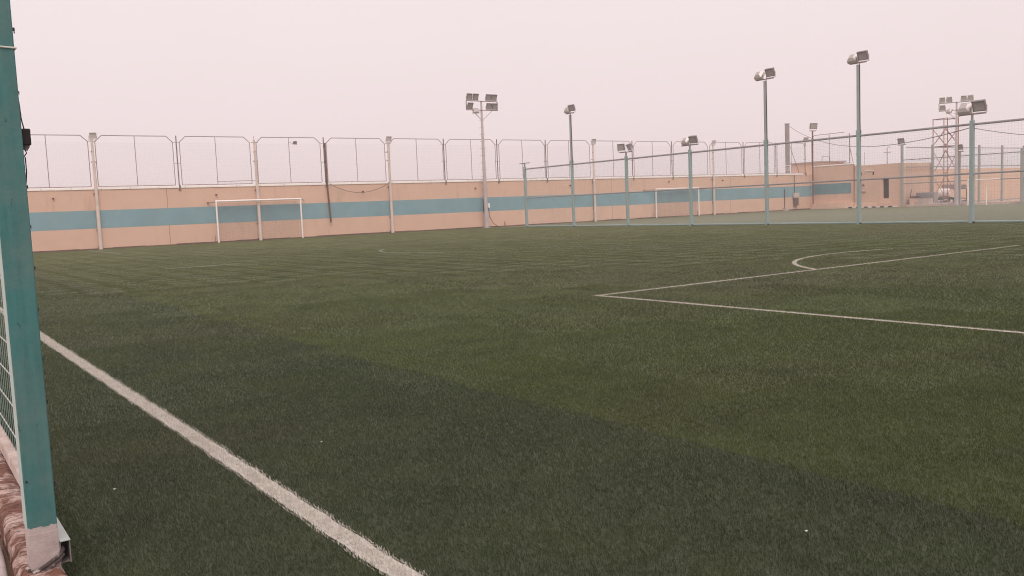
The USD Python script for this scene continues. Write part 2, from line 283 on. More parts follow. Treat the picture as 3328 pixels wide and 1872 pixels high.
# ---------------------------------------------------------------- ground, turf, field lines
ground = MB().add([(-500, -300, -.06), (900, -300, -.06), (900, 900, -.06), (-500, 900, -.06)], [(0, 1, 2), (0, 2, 3)])
solo('ground', ground, 'sand', kind='structure')
def sheet(name, x0, y0, x1, y1, z, m, th=None):
    mb = MB()
    if th: mb.box((x0, y0, z - th), (x1, y1, z))
    else: mb.add([(x0, y0, z), (x1, y0, z), (x1, y1, z), (x0, y1, z)], [(0, 1, 2), (0, 2, 3)])
    return solo(name, mb, m, kind='structure')
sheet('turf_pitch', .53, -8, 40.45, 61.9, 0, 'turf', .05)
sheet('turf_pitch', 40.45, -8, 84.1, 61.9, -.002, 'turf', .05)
LZ, LW = .004, .06                      # height of the line sheets, half a line's width
def strip(pts, w=LW, z=LZ):
    pts = np.asarray(pts, float); d = np.gradient(pts, axis=0); d /= np.linalg.norm(d, axis=1)[:, None]
    n = np.stack([-d[:, 1], d[:, 0]], 1) * w; k = len(pts)
    v = np.vstack([np.c_[pts + n, np.full(k, z)], np.c_[pts - n, np.full(k, z)]])
    f = [x for i in range(k - 1) for x in ((i, k + i, k + i + 1), (i, k + i + 1, i + 1))]
    return v, f
def arc(cx, cy, r, a0, a1, n=40):
    t = np.radians(np.linspace(a0, a1, n)); return np.c_[cx + r * np.cos(t), cy + r * np.sin(t)]
TX = 1.745
LINES = [('touchline', [(TX, -4), (TX, 60.8)]), ('penalty_area_side_line', [(10.06, 2.0), (10.06, 11.87)]), ('penalty_area_front_line', [(10.0, 11.81), (25.0, 11.81)]),
         ('penalty_arc', arc(20.9, 9.25, 5.35, 152, 68))]
FAR = [('penalty_area_side_line', [(10.15, 50.6), (10.15, 59.5)]), ('halfway_line', [(7.6, 31.25), (10.2, 31.25)]), ('centre_circle', arc(21.1, 31.3, 4.85, 138, 212)),
       ('halfway_line', [(47, 30.6), (68, 30.6)]), ('penalty_area_side_line', [(51.5, 50.5), (51.5, 59.0)])]
def near_line(x, y):
    """true where a blade would stand on one of the near lines"""
    hit = abs(x - TX) < LW
    hit |= (abs(x - 10.06) < LW) & (y < 11.87) & (y > 2.0)
    hit |= (abs(y - 11.81) < LW) & (x > 10.0) & (x < 25.0)
    r = np.hypot(x - 20.9, y - 9.25); th = np.degrees(np.arctan2(y - 9.25, x - 20.9))
    hit |= (abs(r - 5.35) < LW) & (th > 68) & (th < 152)
    return hit
def blades(xy, seed, hmin=.010, hmax=.024, w=.0032, z=0.0):
    """upright fibres, one quad and a tip each, rooted at xy"""
    g = np.random.default_rng(seed); n = len(xy)
    az = g.uniform(0, 2 * math.pi, n); lean = g.uniform(.1, 1.05, n); h = g.uniform(hmin, hmax, n); la = g.normal(2.6, 1.1, n)
    side = np.c_[np.cos(az), np.sin(az), np.zeros(n)] * (w / 2) * g.uniform(.7, 1.4, n)[:, None]
    tip = np.c_[np.cos(la) * np.sin(lean), np.sin(la) * np.sin(lean), np.cos(lean)] * h[:, None]
    p = np.c_[xy, np.full(n, z)]
    v = np.stack([p - side, p + side, p + tip * .6 + side * .8 + (0, 0, .002), p + tip * .6 - side * .8 + (0, 0, .002), p + tip], 1).reshape(-1, 3)
    b = np.arange(n)[:, None] * 5
    f = np.concatenate([b + (0, 1, 2), b + (0, 2, 3), b + (3, 2, 4)], 1).reshape(-1, 3)
    return trimesh.Trimesh(v, f, process=False)

TILE = .96
DENS = (13500, 7200, 3900, 2200, 1700, 1100, 650)
BW = (.0026, .0038, .0052, .0068, .009, .011, .014)
protos = []
scope = UsdGeom.PointInstancer.Define(stage, free('/World/turf_grass'))
data(scope.GetPrim(), label='short dark green artificial grass fibres covering the near pitch', category='grass', kind='stuff')
for lod, dn in enumerate(DENS):
    for k in range(3):
        xy = np.random.default_rng(10 * lod + k).uniform(-.5, .5, (dn, 2)) * TILE * (1 if lod < 4 else 1.25)
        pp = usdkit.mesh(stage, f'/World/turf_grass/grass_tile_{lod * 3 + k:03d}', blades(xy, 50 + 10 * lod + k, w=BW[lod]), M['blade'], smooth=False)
        protos.append(pp.GetPath())
CR = np.array(R)
def seen(x, y, m=.12):
    c = CR @ np.array((x, y, -1.6)); return c[2] > .5 and abs(c[0] / c[2]) < .575 + m and -c[1] / c[2] < .325 + m
pos, idx, turn, edge_xy = [], [], [], [[] for _ in DENS]
xs = [TX + LW + TILE * i for i in range(0, 41)] + [TX - LW - TILE]
for x0 in xs:
    for j in range(0, 63):
        y0 = 1.0 + TILE * j
        cx_, cy_ = x0 + TILE / 2, y0 + TILE / 2
        if not any(seen(cx_ + a, cy_ + b) for a in (-.5, .5) for b in (-.5, .5)): continue
        d = math.hypot(cx_, cy_)
        d += rng.normal(0, .6)
        lod = int(np.searchsorted((8, 12, 17, 23, 31, 42), d))
        gx, gy = np.meshgrid(x0 + np.linspace(0, TILE, 33), y0 + np.linspace(0, TILE, 33))
        if near_line(gx, gy)[:, 1:-1].any():
            xy = np.random.default_rng(int(x0 * 1000 + y0 * 77)).uniform(0, TILE, (DENS[lod], 2)) + (x0, y0)
            edge_xy[lod].append(xy[~near_line(xy[:, 0], xy[:, 1])])
        else:
            jit = rng.uniform(-.09, .09, 2) if lod > 3 else (0, 0)
            pos.append((cx_ + jit[0], cy_ + jit[1], 0)); idx.append(lod * 3 + int(rng.integers(3))); turn.append(int(rng.integers(4)) if lod > 1 else 0)
scope.CreatePrototypesRel().SetTargets(protos)
scope.CreatePositionsAttr(Vt.Vec3fArray.FromNumpy(np.array(pos, np.float32)))
scope.CreateOrientationsAttr(Vt.QuathArray([Gf.Quath(math.cos(t * math.pi / 4), 0, 0, math.sin(t * math.pi / 4)) for t in turn]))
scope.CreateProtoIndicesAttr(Vt.IntArray.FromNumpy(np.array(idx, np.int32)))
g0 = np.random.default_rng(4)
margin = np.c_[g0.uniform(.535, TX - LW - TILE, 24000), g0.uniform(3.0, 10.5, 24000)]
em = [blades(np.vstack(e), 90 + i, w=BW[i]) for i, e in enumerate(edge_xy) if e] + [blades(margin, 97)]
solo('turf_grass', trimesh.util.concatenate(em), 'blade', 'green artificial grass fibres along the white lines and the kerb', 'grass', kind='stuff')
for i, (nm, pts) in enumerate(LINES):
    pts = np.asarray(pts, float)
    hw = LW if i == 0 else .042
    if i == 0: pts = np.c_[np.full(900, TX), np.linspace(-4, 60.8, 900)] + np.c_[(meshkit.fbm(np.c_[np.linspace(0, 400, 900), np.zeros((900, 2))], 3, 3) - .5) * .03, np.zeros(900)]
    mb = MB().add(*strip(pts, w=hw * .93))
    L = np.linalg.norm(np.diff(pts, axis=0), axis=1).sum(); seg = np.r_[0, np.cumsum(np.linalg.norm(np.diff(pts, axis=0), axis=1))]
    n = int(min(L, 30) * hw * 2 * (16000, 8500, 4000, 4200)[i])
    s_ = g0.uniform(0, min(L, 24), n); q = np.c_[np.interp(s_, seg, pts[:, 0]), np.interp(s_, seg, pts[:, 1])]
    dq = np.c_[np.interp(s_ + .01, seg, pts[:, 0]), np.interp(s_ + .01, seg, pts[:, 1])] - q; dq /= np.maximum(np.linalg.norm(dq, axis=1), 1e-9)[:, None]
    q = q + np.c_[-dq[:, 1], dq[:, 0]] * np.clip(g0.normal(0, 1, n) * hw * .68, -hw * 1.2, hw * 1.2)[:, None] * 1.0
    far = np.linalg.norm(q, axis=1) > 14
    for sel, w in ((~far, .0034), (far, .006)):
        if sel.any():
            b = blades(q[sel], 200 + i, hmin=.012, hmax=.025 if i == 0 else .021, w=w); mb.add(b.vertices, b.faces)
    solo(nm, mb, 'line_near', kind='structure')
for nm, pts in FAR:
    pts = np.asarray(pts, float); mb = MB().add(*strip(pts, w=.055, z=.005))
    if pts[0, 0] < 40:                       # inside the near pitch the line is a row of white fibres too
        seg = np.r_[0, np.cumsum(np.linalg.norm(np.diff(pts, axis=0), axis=1))]; n = int(seg[-1] * 260); s_ = g0.uniform(0, seg[-1], n)
        b_ = blades(np.c_[np.interp(s_, seg, pts[:, 0]), np.interp(s_, seg, pts[:, 1])] + g0.uniform(-.05, .05, (n, 2)), 300, hmin=.026, hmax=.036, w=.014); mb.add(b_.vertices, b_.faces)
    solo(nm, mb, 'line', kind='structure')
for k, (x, y, lb) in enumerate(((.98, 5.6, 'small white scrap on the turf just right of the turquoise post'), (2.35, 5.75, 'small white scrap on the turf past the middle of the white touchline'), (3.4, 2.55, 'small white scrap on the dark turf near the bottom right of the picture'))):
    solo('litter_scrap', MB().add([(x, y, .034), (x + .016, y + .004, .036), (x + .012, y + .018, .03), (x - .003, y + .012, .037), (x + .006, y + .008, .04)], [(0, 1, 4), (1, 2, 4), (2, 3, 4), (3, 0, 4)]), 'paper', lb, 'litter')

# ---------------------------------------------------------------- far wall along y = 62
WY, WH = 62.0, 3.80
PX = [6.05, 11.25, 16.47, 21.72, 26.98, 32.16, 37.24, 42.40, 47.50, 52.70, 57.65, 62.81, 67.92, 73.13, 78.32, 83.25]
wall = thing('boundary_wall', 'long beige plastered wall with a blue painted stripe at the end of the pitch', 'wall')
part(wall, 'wall_body', MB().box((-4, WY, -.3), (84.48, WY + .22, WH)), 'plaster')
part(wall, 'painted_stripe', MB().box((-4, WY - .004, 1.34), (60, WY + .01, 2.49)), 'band')
part(wall, 'painted_stripe', MB().box((60, WY - .004, 1.40), (84.45, WY + .01, 2.56)), 'band', label='slightly higher end of the blue stripe near the corner')
edges = np.r_[-4 + 1.735 * np.arange(52)]; edges = edges[edges < 84.2]
for i in range(len(edges) - 1):
    dz = float(rng.normal(0, .008))
    part(wall, 'coping_block', MB().bevel_box((edges[i] + .014, WY - .05, WH + .002), (edges[i + 1] - .014, WY + .27, WH + .16 + dz), .012), 'coping')
for x, z in ((8.77, 3.3), (18.85, 3.28), (29.87, 3.24), (40.0, 3.26), (50.0, 3.3), (62.2, 3.4), (69.8, 3.4)):
    part(wall, 'drain_spout', MB().tube([(x, WY + .05, z + .01), (x, WY - .14, z)], .055, 8), 'rust')
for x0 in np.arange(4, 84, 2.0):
    part(wall, 'base_strip', MB().box((x0, WY - .012 - .02 * rng.random(), -.02), (x0 + 2.0 - .003, WY - .001, .06 + .05 * rng.random())), 'dark_brown')  # dark brown strips of uneven height along the wall foot
for x in (15.6, 54.9, 71.0):
    part(wall, 'expansion_joint', MB().box((x - .012, WY - .003, 0.05), (x + .012, WY - .0005, WH)), 'dark_brown')

# netting panels on the wall: one is built, the others are copies
PW = 4.78
def frame_panel(t, w, z0, zs, zt, c, y, m='frame', mull=True, r=.024, netm='wire'):
    f = MB(); pts = [(0, y, z0), (0, y, zs), (c, y, zt), (w - c, y, zt), (w, y, zs), (w, y, z0)]
    for p, q in zip(pts, pts[1:] + pts[:1]): f.tube([p, q], r, 6)
    fr = part(t, 'frame', f, m, smooth=40)
    if mull: part(t, 'mullion', MB().tube([(w / 2, y, z0), (w / 2, y, zt)], r * .9, 6), m, smooth=40)
    net = wires((0.03, y + .03, z0 + .03), (w - .06, 0, 0), (0, 0, zs - z0 - .06), 38, 23, .0034)
    part(t, 'netting', net, netm)
    return fr
PL = ['netting panel beside the near turquoise post, leftmost above the wall', 'netting panel just right of the leftmost floodlight pole on the wall', 'netting panel above the left end of the nearer white goal',
      'netting panel above the right half of the nearer goal, with a small lamp on it', 'netting panel above the sagging cable on the wall', 'netting panel just right of the floodlight pole that holds the sagging cable',
      'netting panel crossed by the tall mast with eight lamps', 'netting panel above the far end of the turquoise fence', 'netting panel behind the tall turquoise lamp post nearest the wall',
      'netting panel behind the short turquoise post with two dark lamps', 'netting panel above the left half of the farther white goal', 'netting panel behind the short turquoise post with one pale and one dark lamp',
      'netting panel right of the last floodlight pole on the wall', 'netting panel behind the tall two-lamp turquoise post of the far pitch', 'netting panel in front of the concrete pillar near the corner']
GP = 'netting panels on top of the beige wall'
proto = None
for k in range(15):
    x = PX[k] + .2
    if proto is None:
        proto = thing('netting_panel', PL[k], 'netting panel', GP, (x, WY + .08, 0)); frame_panel(proto, PW, 4.0, 6.85, 7.24, .41, 0)
    else:
        copy(proto, PL[k], (x, WY + .08, 0))
# posts between the panels: tapered full-height poles and thin posts standing on the coping
TALL = {1, 3, 5, 9, 12}
PLB = {0: 'thin steel post on the coping beside the near turquoise post', 1: 'pale tapered pole at the left end of the wall with a floodlight box on top', 2: 'thin steel post on the coping left of the nearer goal', 3: 'pale tapered pole standing behind the nearer goal',
       4: 'thin steel post on the coping with a rusty pipe hung against it', 5: 'pale pole with a small floodlight on top, between sagging cable and tall mast', 6: 'thin steel post on the coping just left of the tall mast',
       7: 'thin steel post on the coping just right of the tall mast', 8: 'thin steel post on the coping left of the first tall turquoise lamp post', 9: 'pale pole with a floodlight left of the short post with two dark lamps',
       10: 'thin steel post on the coping above the far turquoise fence, left of the farther goal', 11: 'thin steel post on the coping above the farther white goal', 12: 'pale pole with a floodlight just right of the farther white goal',
       13: 'thin steel post on the coping left of the tall far-pitch lamp post', 14: 'thin steel post on the coping left of the concrete pillar', 15: 'thin steel post at the wall corner with a small tilted floodlight'}
thin = None
for k, x in enumerate(PX):
    if k in TALL:
        t = thing('wall_pole', PLB[k], 'pole', 'full-height poles against the beige wall')
        px = x + (.45 if k == 12 else 0)
        part(t, 'pole', MB().tube([(px, WY - .16, -.05), (px, WY - .16, 3.9), (px - .02, WY - .16, 7.0)], .125, 12, .075), 'pole_white', smooth=40)
        for z in (.15, 1.22, 3.55, 5.55):
            part(t, 'clamp', MB().box((px - .15, WY - .10, z - .03), (px + .15, WY - .002 if z < 3.8 else WY - .04, z + .03)), 'rust')
        part(t, 'crossbar', MB().sq((px - .24, WY - .16, 6.86), (px + .24, WY - .16, 6.86), .035), 'frame')
        part(t, 'side_bracket', MB().sq((px - .30 if k == 5 else px - .14, WY - .2, 6.18), (px + .05, WY - .2, 6.22), .05), 'rust')
        if k != 3:
            flood(t, (px + .06, WY - .16, 6.93), -90, 8, .40, .36, .2, pale=True, bracket=.10)
        else:
            part(t, 'pole_tip', MB().tube([(px - .02, WY - .16, 7.0), (px - .03, WY - .16, 7.3)], .03, 6), 'pole_white')
    elif thin is None:
        thin = t = thing('wall_post', PLB[k], 'post', 'thin posts on the coping of the beige wall', (x, WY + .08, 0))
        part(t, 'post', MB().tube([(0, 0, 3.7), (0, 0, 7.28)], .042, 8), 'frame', smooth=40)
        for z in (6.84, 5.45): part(t, 'tie', MB().sq((-.25, 0, z), (.2, 0, z), .025), 'frame')
        part(t, 'foot', MB().box((-.06, -.14, 3.62), (.06, -.085, 4.0)), 'frame')
    else:
        t = copy(thin, PLB[k], (x, WY + .08, 0))
t = thing('wall_lamp', 'small tilted floodlight on a bent arm at the corner of the wall', 'floodlight')
part(t, 'arm', MB().tube([(83.30, WY - .02, 6.95), (83.05, WY - .15, 7.15), (82.9, WY - .25, 7.42)], .03, 6), 'pole_white', smooth=40)
flood(t, (82.98, WY - .25, 7.3), -120, 25, .5, .42, .2, pale=True)
t = thing('wall_lamp', 'small grey lamp clipped in the netting above the nearer goal', 'floodlight')
part(t, 'arm', MB().sq((24.25, WY + .02, 6.9), (24.75, WY - .05, 6.78), .025), 'frame')
flood(t, (24.71, WY - .08, 6.72), -90, 10, .22, .2, .14, bracket=.05)
t = thing('rusty_pipe', 'rusty brown pipe hung against the wall right of the nearer goal', 'pipe')
part(t, 'pipe', MB().tube([(26.98, WY - .13, 6.85), (26.99, WY - .13, 3.9), (27.1, WY - .18, 1.03)], .065, 8), 'rust', smooth=40)
for z in (4.05, 5.5, 6.6): part(t, 'strap', MB().box((26.90, WY - .21, z), (27.07, WY + .05, z + .05)), 'rust')
solo('sagging_cable', MB().tube(sag((27.15, WY - .22, 3.86), (32.1, WY - .28, 3.88), .70), .016, 5), 'cable', 'black cable sagging between two posts across the top of the wall', 'cable', smooth=40)
solo('loose_rod', MB().tube([(19.0, WY + .0, 4.18), (21.75, WY - .06, 4.22)], .018, 5), 'frame', 'thin loose rod lying along the foot of the netting above the goal', 'rod')

# ---------------------------------------------------------------- goals
def goal(label, x0, x1, y, h, back, r=.06, group='white football goals', stay=None):
    t = thing('football_goal', label, 'goal', group)
    part(t, 'goalpost', MB().tube([(x0, y, -.03), (x0, y, h - r)], r, 10), 'goal', smooth=40)
    part(t, 'goalpost', MB().tube([(x1, y, -.03), (x1, y, h - r)], r, 10), 'goal', smooth=40)
    part(t, 'crossbar', MB().tube([(x0 - r, y, h - r), (x1 + r, y, h - r)], r, 10), 'goal', smooth=40)
    for x, s_ in ((x0, -1), (x1, 1)):
        part(t, 'back_stay', MB().tube([(x, y + .06, h - .10), (x + s_ * back, y + .35, h - .16)], .025, 6), 'frame', smooth=40)
        part(t, 'ground_stay', MB().tube([(x, y + .05, .05), (x + s_ * .12, y + .34, .05), (x + s_ * .12, y + .34, .5)], .02, 6), 'frame', smooth=40)
    part(t, 'netting', wires((x0 + .1, y + .30, .02), (x1 - x0 - .2, 0, 0), (0, 0, h - .2), 46, 22, .006), 'frame')
    part(t, 'hook', MB().box((x0 - back - .07, y + .30, h - .2), (x0 - back + .03, y + .40, h - .08)), 'frame')
    return t
goal('white goal against the wall, the nearer and larger one', 18.68, 24.72, 61.55, 2.89, .42)
goal('white goal against the wall, seen through the turquoise fence', 60.1, 65.9, 61.6, 2.78, 1.2)

# ---------------------------------------------------------------- turquoise dividing fence, x = 40.4
FX = 40.4
FY = [55.5, 49.78, 44.1, 38.4, 32.68, 26.92, 21.2, 15.45]
fence = thing('dividing_fence', 'turquoise pipe and net fence running between the two pitches', 'fence')
for i in range(7):
    a, b = FY[i] - .085, FY[i + 1] + .085
    part(fence, 'top_rail', MB().tube([(FX, a, 4.44), (FX, b, 4.45)], .055, 8), 'rail', smooth=40)
    if i >= 0: part(fence, 'middle_rail', MB().tube([(FX, a, 2.24), (FX, b, 2.25)], .042, 8), 'rail', smooth=40)
    part(fence, 'bottom_rail', MB().tube([(FX, a, .075), (FX, b, .085)], .05, 8), 'turq', smooth=40)
    part(fence, 'netting', wires((FX + .05, a, .14), (0, b - a, 0), (0, 0, 4.26), 40, 32, .0034), 'wire_turq')
FL = ['short turquoise post with a bare crossbar, nearest the wall', 'tall turquoise lamp post, second from the wall', 'short turquoise post with two dark lamps', 'short turquoise post with one pale and one dark lamp, left of the tall pair',
      'left one of the two tallest turquoise lamp posts', 'right one of the two tallest turquoise lamp posts, carrying the highest lamps', 'nearest short turquoise lamp post at the right, with a wide crossbar', 'turquoise fence post at the right edge']
for i, y in enumerate(FY[:7]):
    tall = i in (1, 4, 5); top = 7.95 if tall else 4.62
    t = thing('lamp_post' if i else 'fence_post', FL[i], 'lamp post' if i else 'post', 'turquoise posts of the dividing fence')
    if tall:
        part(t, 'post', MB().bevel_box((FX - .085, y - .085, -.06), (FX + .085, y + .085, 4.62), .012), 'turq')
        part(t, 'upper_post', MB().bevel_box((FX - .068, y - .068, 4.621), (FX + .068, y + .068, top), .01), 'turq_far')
        part(t, 'sleeve', MB().box((FX - .095, y - .095, 4.52), (FX + .095, y + .095, 4.72)), 'turq')
        part(t, 'cable', MB().tube([(FX - .02, y - .095, 8.0), (FX - .02, y - .10, 5.2), (FX - .03, y - .115, 4.75), (FX - .02, y - .10, 4.5)], .018, 5), 'cable')
    else:
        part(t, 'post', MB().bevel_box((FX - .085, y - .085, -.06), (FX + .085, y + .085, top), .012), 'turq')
        part(t, 'neck', MB().box((FX - .04, y - .04, top + .001), (FX + .04, y + .04, top + .26)), 'rail')
    part(t, 'base_plate', MB().box((FX - .13, y - .13, .0), (FX + .13, y + .13, .02)), 'turq')
    part(t, 'anchor_bolt', MB().box((FX - .13, y - .17, .02), (FX - .05, y - .10, .09)), 'black')
    bz = 8.0 if tall else 4.86
    half = {0: .66, 1: .42, 2: .58, 3: .7, 4: .6, 5: .46, 6: .62}[i]
    part(t, 'crossbar', MB().sq((FX, y - half, bz + .03), (FX, y + half, bz + .03), .05), 'frame')
    if i:
        fr = {1: .26, 2: .40, 3: .34, 4: .40, 5: .30, 6: .34}[i]
        w_, h_ = {2: (.44, .40), 6: (.54, .48)}.get(i, (.49, .43))
        # one head faces the near pitch (towards -x), the other one the far pitch
        flood(t, (FX, y - fr, bz + .06), 180 + {2: -25, 3: 10}.get(i, 4), 24, w_, h_, .26, bracket=.1 if i != 1 else .14)
        if i == 2: flood(t, (FX, y + .42, bz + .06), 200, 6, .46, .42, .26, bracket=.12)
        else: flood(t, (FX, y + fr, bz + .06), 0, 38, w_, h_, .26, pale=True, bracket=.04)

# ---------------------------------------------------------------- floodlight masts
def mast(label, x, y, yaw, top=10.25, base_r=.19, extra=True, pale=False):
    t = thing('floodlight_mast', label, 'floodlight mast', 'tall masts with a rack of lamps', (x, y, 0))
    X = lambda mb: mb.moved(trimesh.transformations.rotation_matrix(math.radians(yaw + 90), (0, 0, 1)))
    part(t, 'pole', X(MB().tube([(0, 0, -.06), (0, 0, 5), (0, 0, top)], base_r, 10, .075)), 'mast', smooth=40)
    part(t, 'base_plate', X(MB().box((-.28, -.28, -.02), (.28, .28, .03))), 'mast')
    fr = MB(); z0, z1, w = top - .72, top, 1.5
    for p, q in (((-w, -.1, z0), (w, -.1, z0)), ((-w, -.1, z1), (w, -.1, z1)), ((-w, -.1, z0), (-w, -.1, z1)), ((w, -.1, z0), (w, -.1, z1))): fr.sq(p, q, .055)
    part(t, 'lamp_rack', X(fr), 'frame')
    for s_ in (-1, 1): part(t, 'brace', X(MB().sq((s_ * 1.0, -.1, z0), (s_ * .06, -.05, z0 - .78), .045)), 'mast')
    k = 0
    while 8.3 - .56 * k > 2.0:
        z = 8.7 - .56 * k; r = .19 - (.19 - .075) * z / top
        part(t, 'rung', X(MB().tube([(-r - .17, 0, z), (r + .10, 0, z)], .014, 5)), 'frame'); k += 1
    for (u, z, tl) in ((-1.22, z1, 24), (-.62, z1, 24), (.62, z1, 24), (1.18, z1, 24), (-1.18, z0, 30), (.64, z0, 24), (1.2, z0, 20)):
        c, s_ = math.cos(math.radians(yaw + 90)), math.sin(math.radians(yaw + 90)); p = (u * c + .1 * s_, u * s_ - .1 * c, z + .03)
        flood(t, p, yaw, tl, .46, .5, .22, bracket=.07, pale=pale)
    c, s_ = math.cos(math.radians(yaw + 90)), math.sin(math.radians(yaw + 90))
    flood(t, (-.62 * c + .12 * s_, -.62 * s_ - .12 * c, z0 - .28), yaw + 150, 50, .46, .5, .22, pale=True, bracket=.02)
    if extra:
        part(t, 'conduit', X(MB().tube([(-.24, -.02, 1.25), (-.24, -.02, 2.35)], .03, 6)), 'cable')
        part(t, 'switch_box', X(MB().bevel_box((.2, -.1, 1.62), (.36, .06, 2.0), .01)), 'white')
        part(t, 'cable', X(MB().tube([(.24, -.05, 1.62), (.30, -.06, .9), (.62, -.08, .35), (1.15, -.1, .01)], .022, 6)), 'cable', smooth=40)
    return t
mast('tall galvanised mast with eight lamps standing against the beige wall', 40.55, 61.35, -90)
mast('pale distant mast with a rack of lamps beside the red scaffold tower', 84.1, 45.62, 205, top=9.72, extra=False, pale=True)
mast('lamp mast cut off by the right edge of the picture', 84.3, 37.8, 205, top=9.1, extra=False, pale=True)
solo('marker_stub', MB().tube([(42.5, 61.5, -.02), (42.5, 61.5, .42)], .035, 6), 'rust', 'short rusty stub pipe at the foot of the wall right of the tall mast', 'pipe')

# ---------------------------------------------------------------- the corner: pipes, pillar, brown lamp pole
t = thing('wall_pipe', 'brown downpipe on the wall left of the pale meter box', 'pipe')
part(t, 'pipe', MB().tube([(79.5, WY - .07, .02), (79.5, WY - .07, 2.3)], .04, 6), 'rust'); part(t, 'foot', MB().box((79.25, WY - .35, -.02), (79.75, WY - .01, .28)), 'concrete_pale')
t = thing('meter_box', 'pale meter box under a pipe on the wall near the corner', 'box')
part(t, 'box', MB().bevel_box((80.85, WY - .3, 1.32), (81.75, WY - .01, 1.85), .03), 'concrete_pale'); part(t, 'pipe', MB().tube([(81.2, WY - .06, 1.85), (81.2, WY - .06, 3.78)], .035, 6), 'rust')
part(t, 'support', MB().box((81.0, WY - .26, .5), (81.6, WY - .02, 1.319)), 'dull_red')
pil = thing('concrete_pillar', 'square grey concrete pillar rising behind the wall near the corner', 'pillar')
part(pil, 'shaft', MB().box((80.85, WY + .5, -.1), (81.19, WY + .84, 9.3)), 'concrete')
part(pil, 'cap', MB().box((80.82, WY + .47, 9.301), (81.22, WY + .87, 9.38)), 'concrete')
for z in (4.32, 4.55, 4.8): part(pil, 'band', MB().box((80.83, WY + .48, z), (81.21, WY + .86, z + .07)), 'white')
part(pil, 'stay_wire', MB().tube([(81.22, WY + .6, 7.2), (82.3, WY + .15, 4.0)], .025, 5), 'cable')
cab = thing('overhead_cable', 'black overhead cable from the concrete pillar to the nearest turquoise lamp post', 'cable')
part(cab, 'span', MB().tube(sag((81.2, 62.55, 9.1), (FX, 21.3, 4.3), 1.45, 24), .018, 5), 'cable', smooth=40)
part(cab, 'span', MB().tube(sag((FX, 21.1, 4.26), (42.0, 15.6, 3.6), .25, 12), .012, 5), 'cable', smooth=40)
t = thing('brown_lamp_pole', 'thin brown pole at the wall corner with one square dark floodlight', 'lamp post')
part(t, 'pole', MB().tube([(83.85, 61.55, .6), (83.9, 61.55, 8.5)], .075, 8), 'rust', smooth=40); part(t, 'crossbar', MB().sq((83.4, 61.5, 8.52), (84.35, 61.5, 8.52), .07), 'frame')
flood(t, (83.95, 61.5, 8.56), -112, 10, .8, .62, .3, bracket=.18)

# ---------------------------------------------------------------- side wall x = 84.5 and building
SX = 84.5
w2 = thing('side_wall', 'taller beige side wall with a deep blue painted panel at the corner', 'wall')
part(w2, 'wall_body', MB().box((SX, 56.86, -.2), (SX + .25, 62.22, 4.62)), 'plaster')
part(w2, 'painted_panel', MB().box((SX - .004, 57.25, 1.56), (SX + .01, 61.99, 2.70)), 'band_dark')
part(w2, 'plinth', MB().box((SX - .55, 56.9, -.1), (SX - .001, 61.98, .62)), 'plaster_pale')
part(w2, 'top_rail', MB().tube([(SX + .1, 57.5, 4.80), (SX + .1, 62.2, 4.79)], .035, 6), 'frame')
for a, b in ((57.0, 58.6), (58.62, 60.3), (60.32, 62.0)): part(w2, 'coping_block', MB().bevel_box((SX - .04, a, 4.622), (SX + .29, b, 4.74), .01), 'coping')
part(w2, 'corner_pipe', MB().tube([(SX - .05, 56.83, .65), (SX - .05, 56.83, 4.6)], .045, 6), 'red_steel')
t = thing('netting_panel', 'netting panel with an end post on the taller side wall', 'netting panel', loc=(SX + .1, 62.2, 0)); 
fm = MB(); pts = [(0, 0, 4.85), (0, 0, 7.7), (0, -.35, 8.06), (0, -4.1, 8.08)]
for p, q in zip(pts, pts[1:]): fm.tube([p, q], .03, 6)
part(t, 'frame', fm, 'frame'); part(t, 'mullion', MB().tube([(0, -2.25, 4.8), (0, -2.25, 8.07)], .026, 6), 'frame')
part(t, 'netting', wires((.03, -4.7, 4.85), (0, 4.65, 0), (0, 0, 3.1), 30, 20, .005), 'wire')
part(t, 'end_post', MB().tube([(0, -4.75, 4.6), (0, -4.75, 7.9)], .05, 8), 'frame'); part(t, 'brace', MB().tube([(0, -4.78, 6.4), (0, -5.2, 4.62)], .03, 6), 'frame')
b = thing('low_building', 'low flat-roofed beige building with one dark doorway beside the far pitch', 'building')
BY0, BY1, BH = 51.45, 56.84, 4.42
wb = MB()                                  # front wall with door and window openings, other walls, roof slab
def pierced(y0, y1, z0, z1, holes, x0, x1):
    ys = sorted({y0, y1, *[h[0] for h in holes], *[h[1] for h in holes]}); zs = sorted({z0, z1, *[h[2] for h in holes], *[h[3] for h in holes]})
    for i in range(len(ys) - 1):
        for j in range(len(zs) - 1):
            cy, cz = (ys[i] + ys[i + 1]) / 2, (zs[j] + zs[j + 1]) / 2
            if not any(h[0] < cy < h[1] and h[2] < cz < h[3] for h in holes): wb.box((x0, ys[i], zs[j]), (x1, ys[i + 1], zs[j + 1]))
DOOR, WINS = (52.86, 53.55, .9, 2.9), [(55.95, 56.15, 3.38, 3.70), (54.56, 54.76, 3.36, 3.68)]
pierced(BY0, BY1, -.2, BH, [DOOR] + WINS, SX, SX + .25)
wb.box((SX + .25, BY0, -.2), (SX + 6, BY0 + .22, BH - .02)); wb.box((SX + .25, BY1 - .22, -.2), (SX + 6, BY1, BH - .02)); wb.box((SX + 5.78, BY0 + .22, -.2), (SX + 6, BY1 - .22, BH - .02))
part(b, 'walls', wb, 'plaster')
part(b, 'roof', MB().box((SX + .25, BY0 + .22, BH - .3), (SX + 5.78, BY1 - .22, BH - .15)), 'concrete_pale')
part(b, 'doorway', MB().box((SX + .18, DOOR[0] + .002, DOOR[2] + .002), (SX + .22, DOOR[1] - .002, DOOR[3] - .002)), 'door')
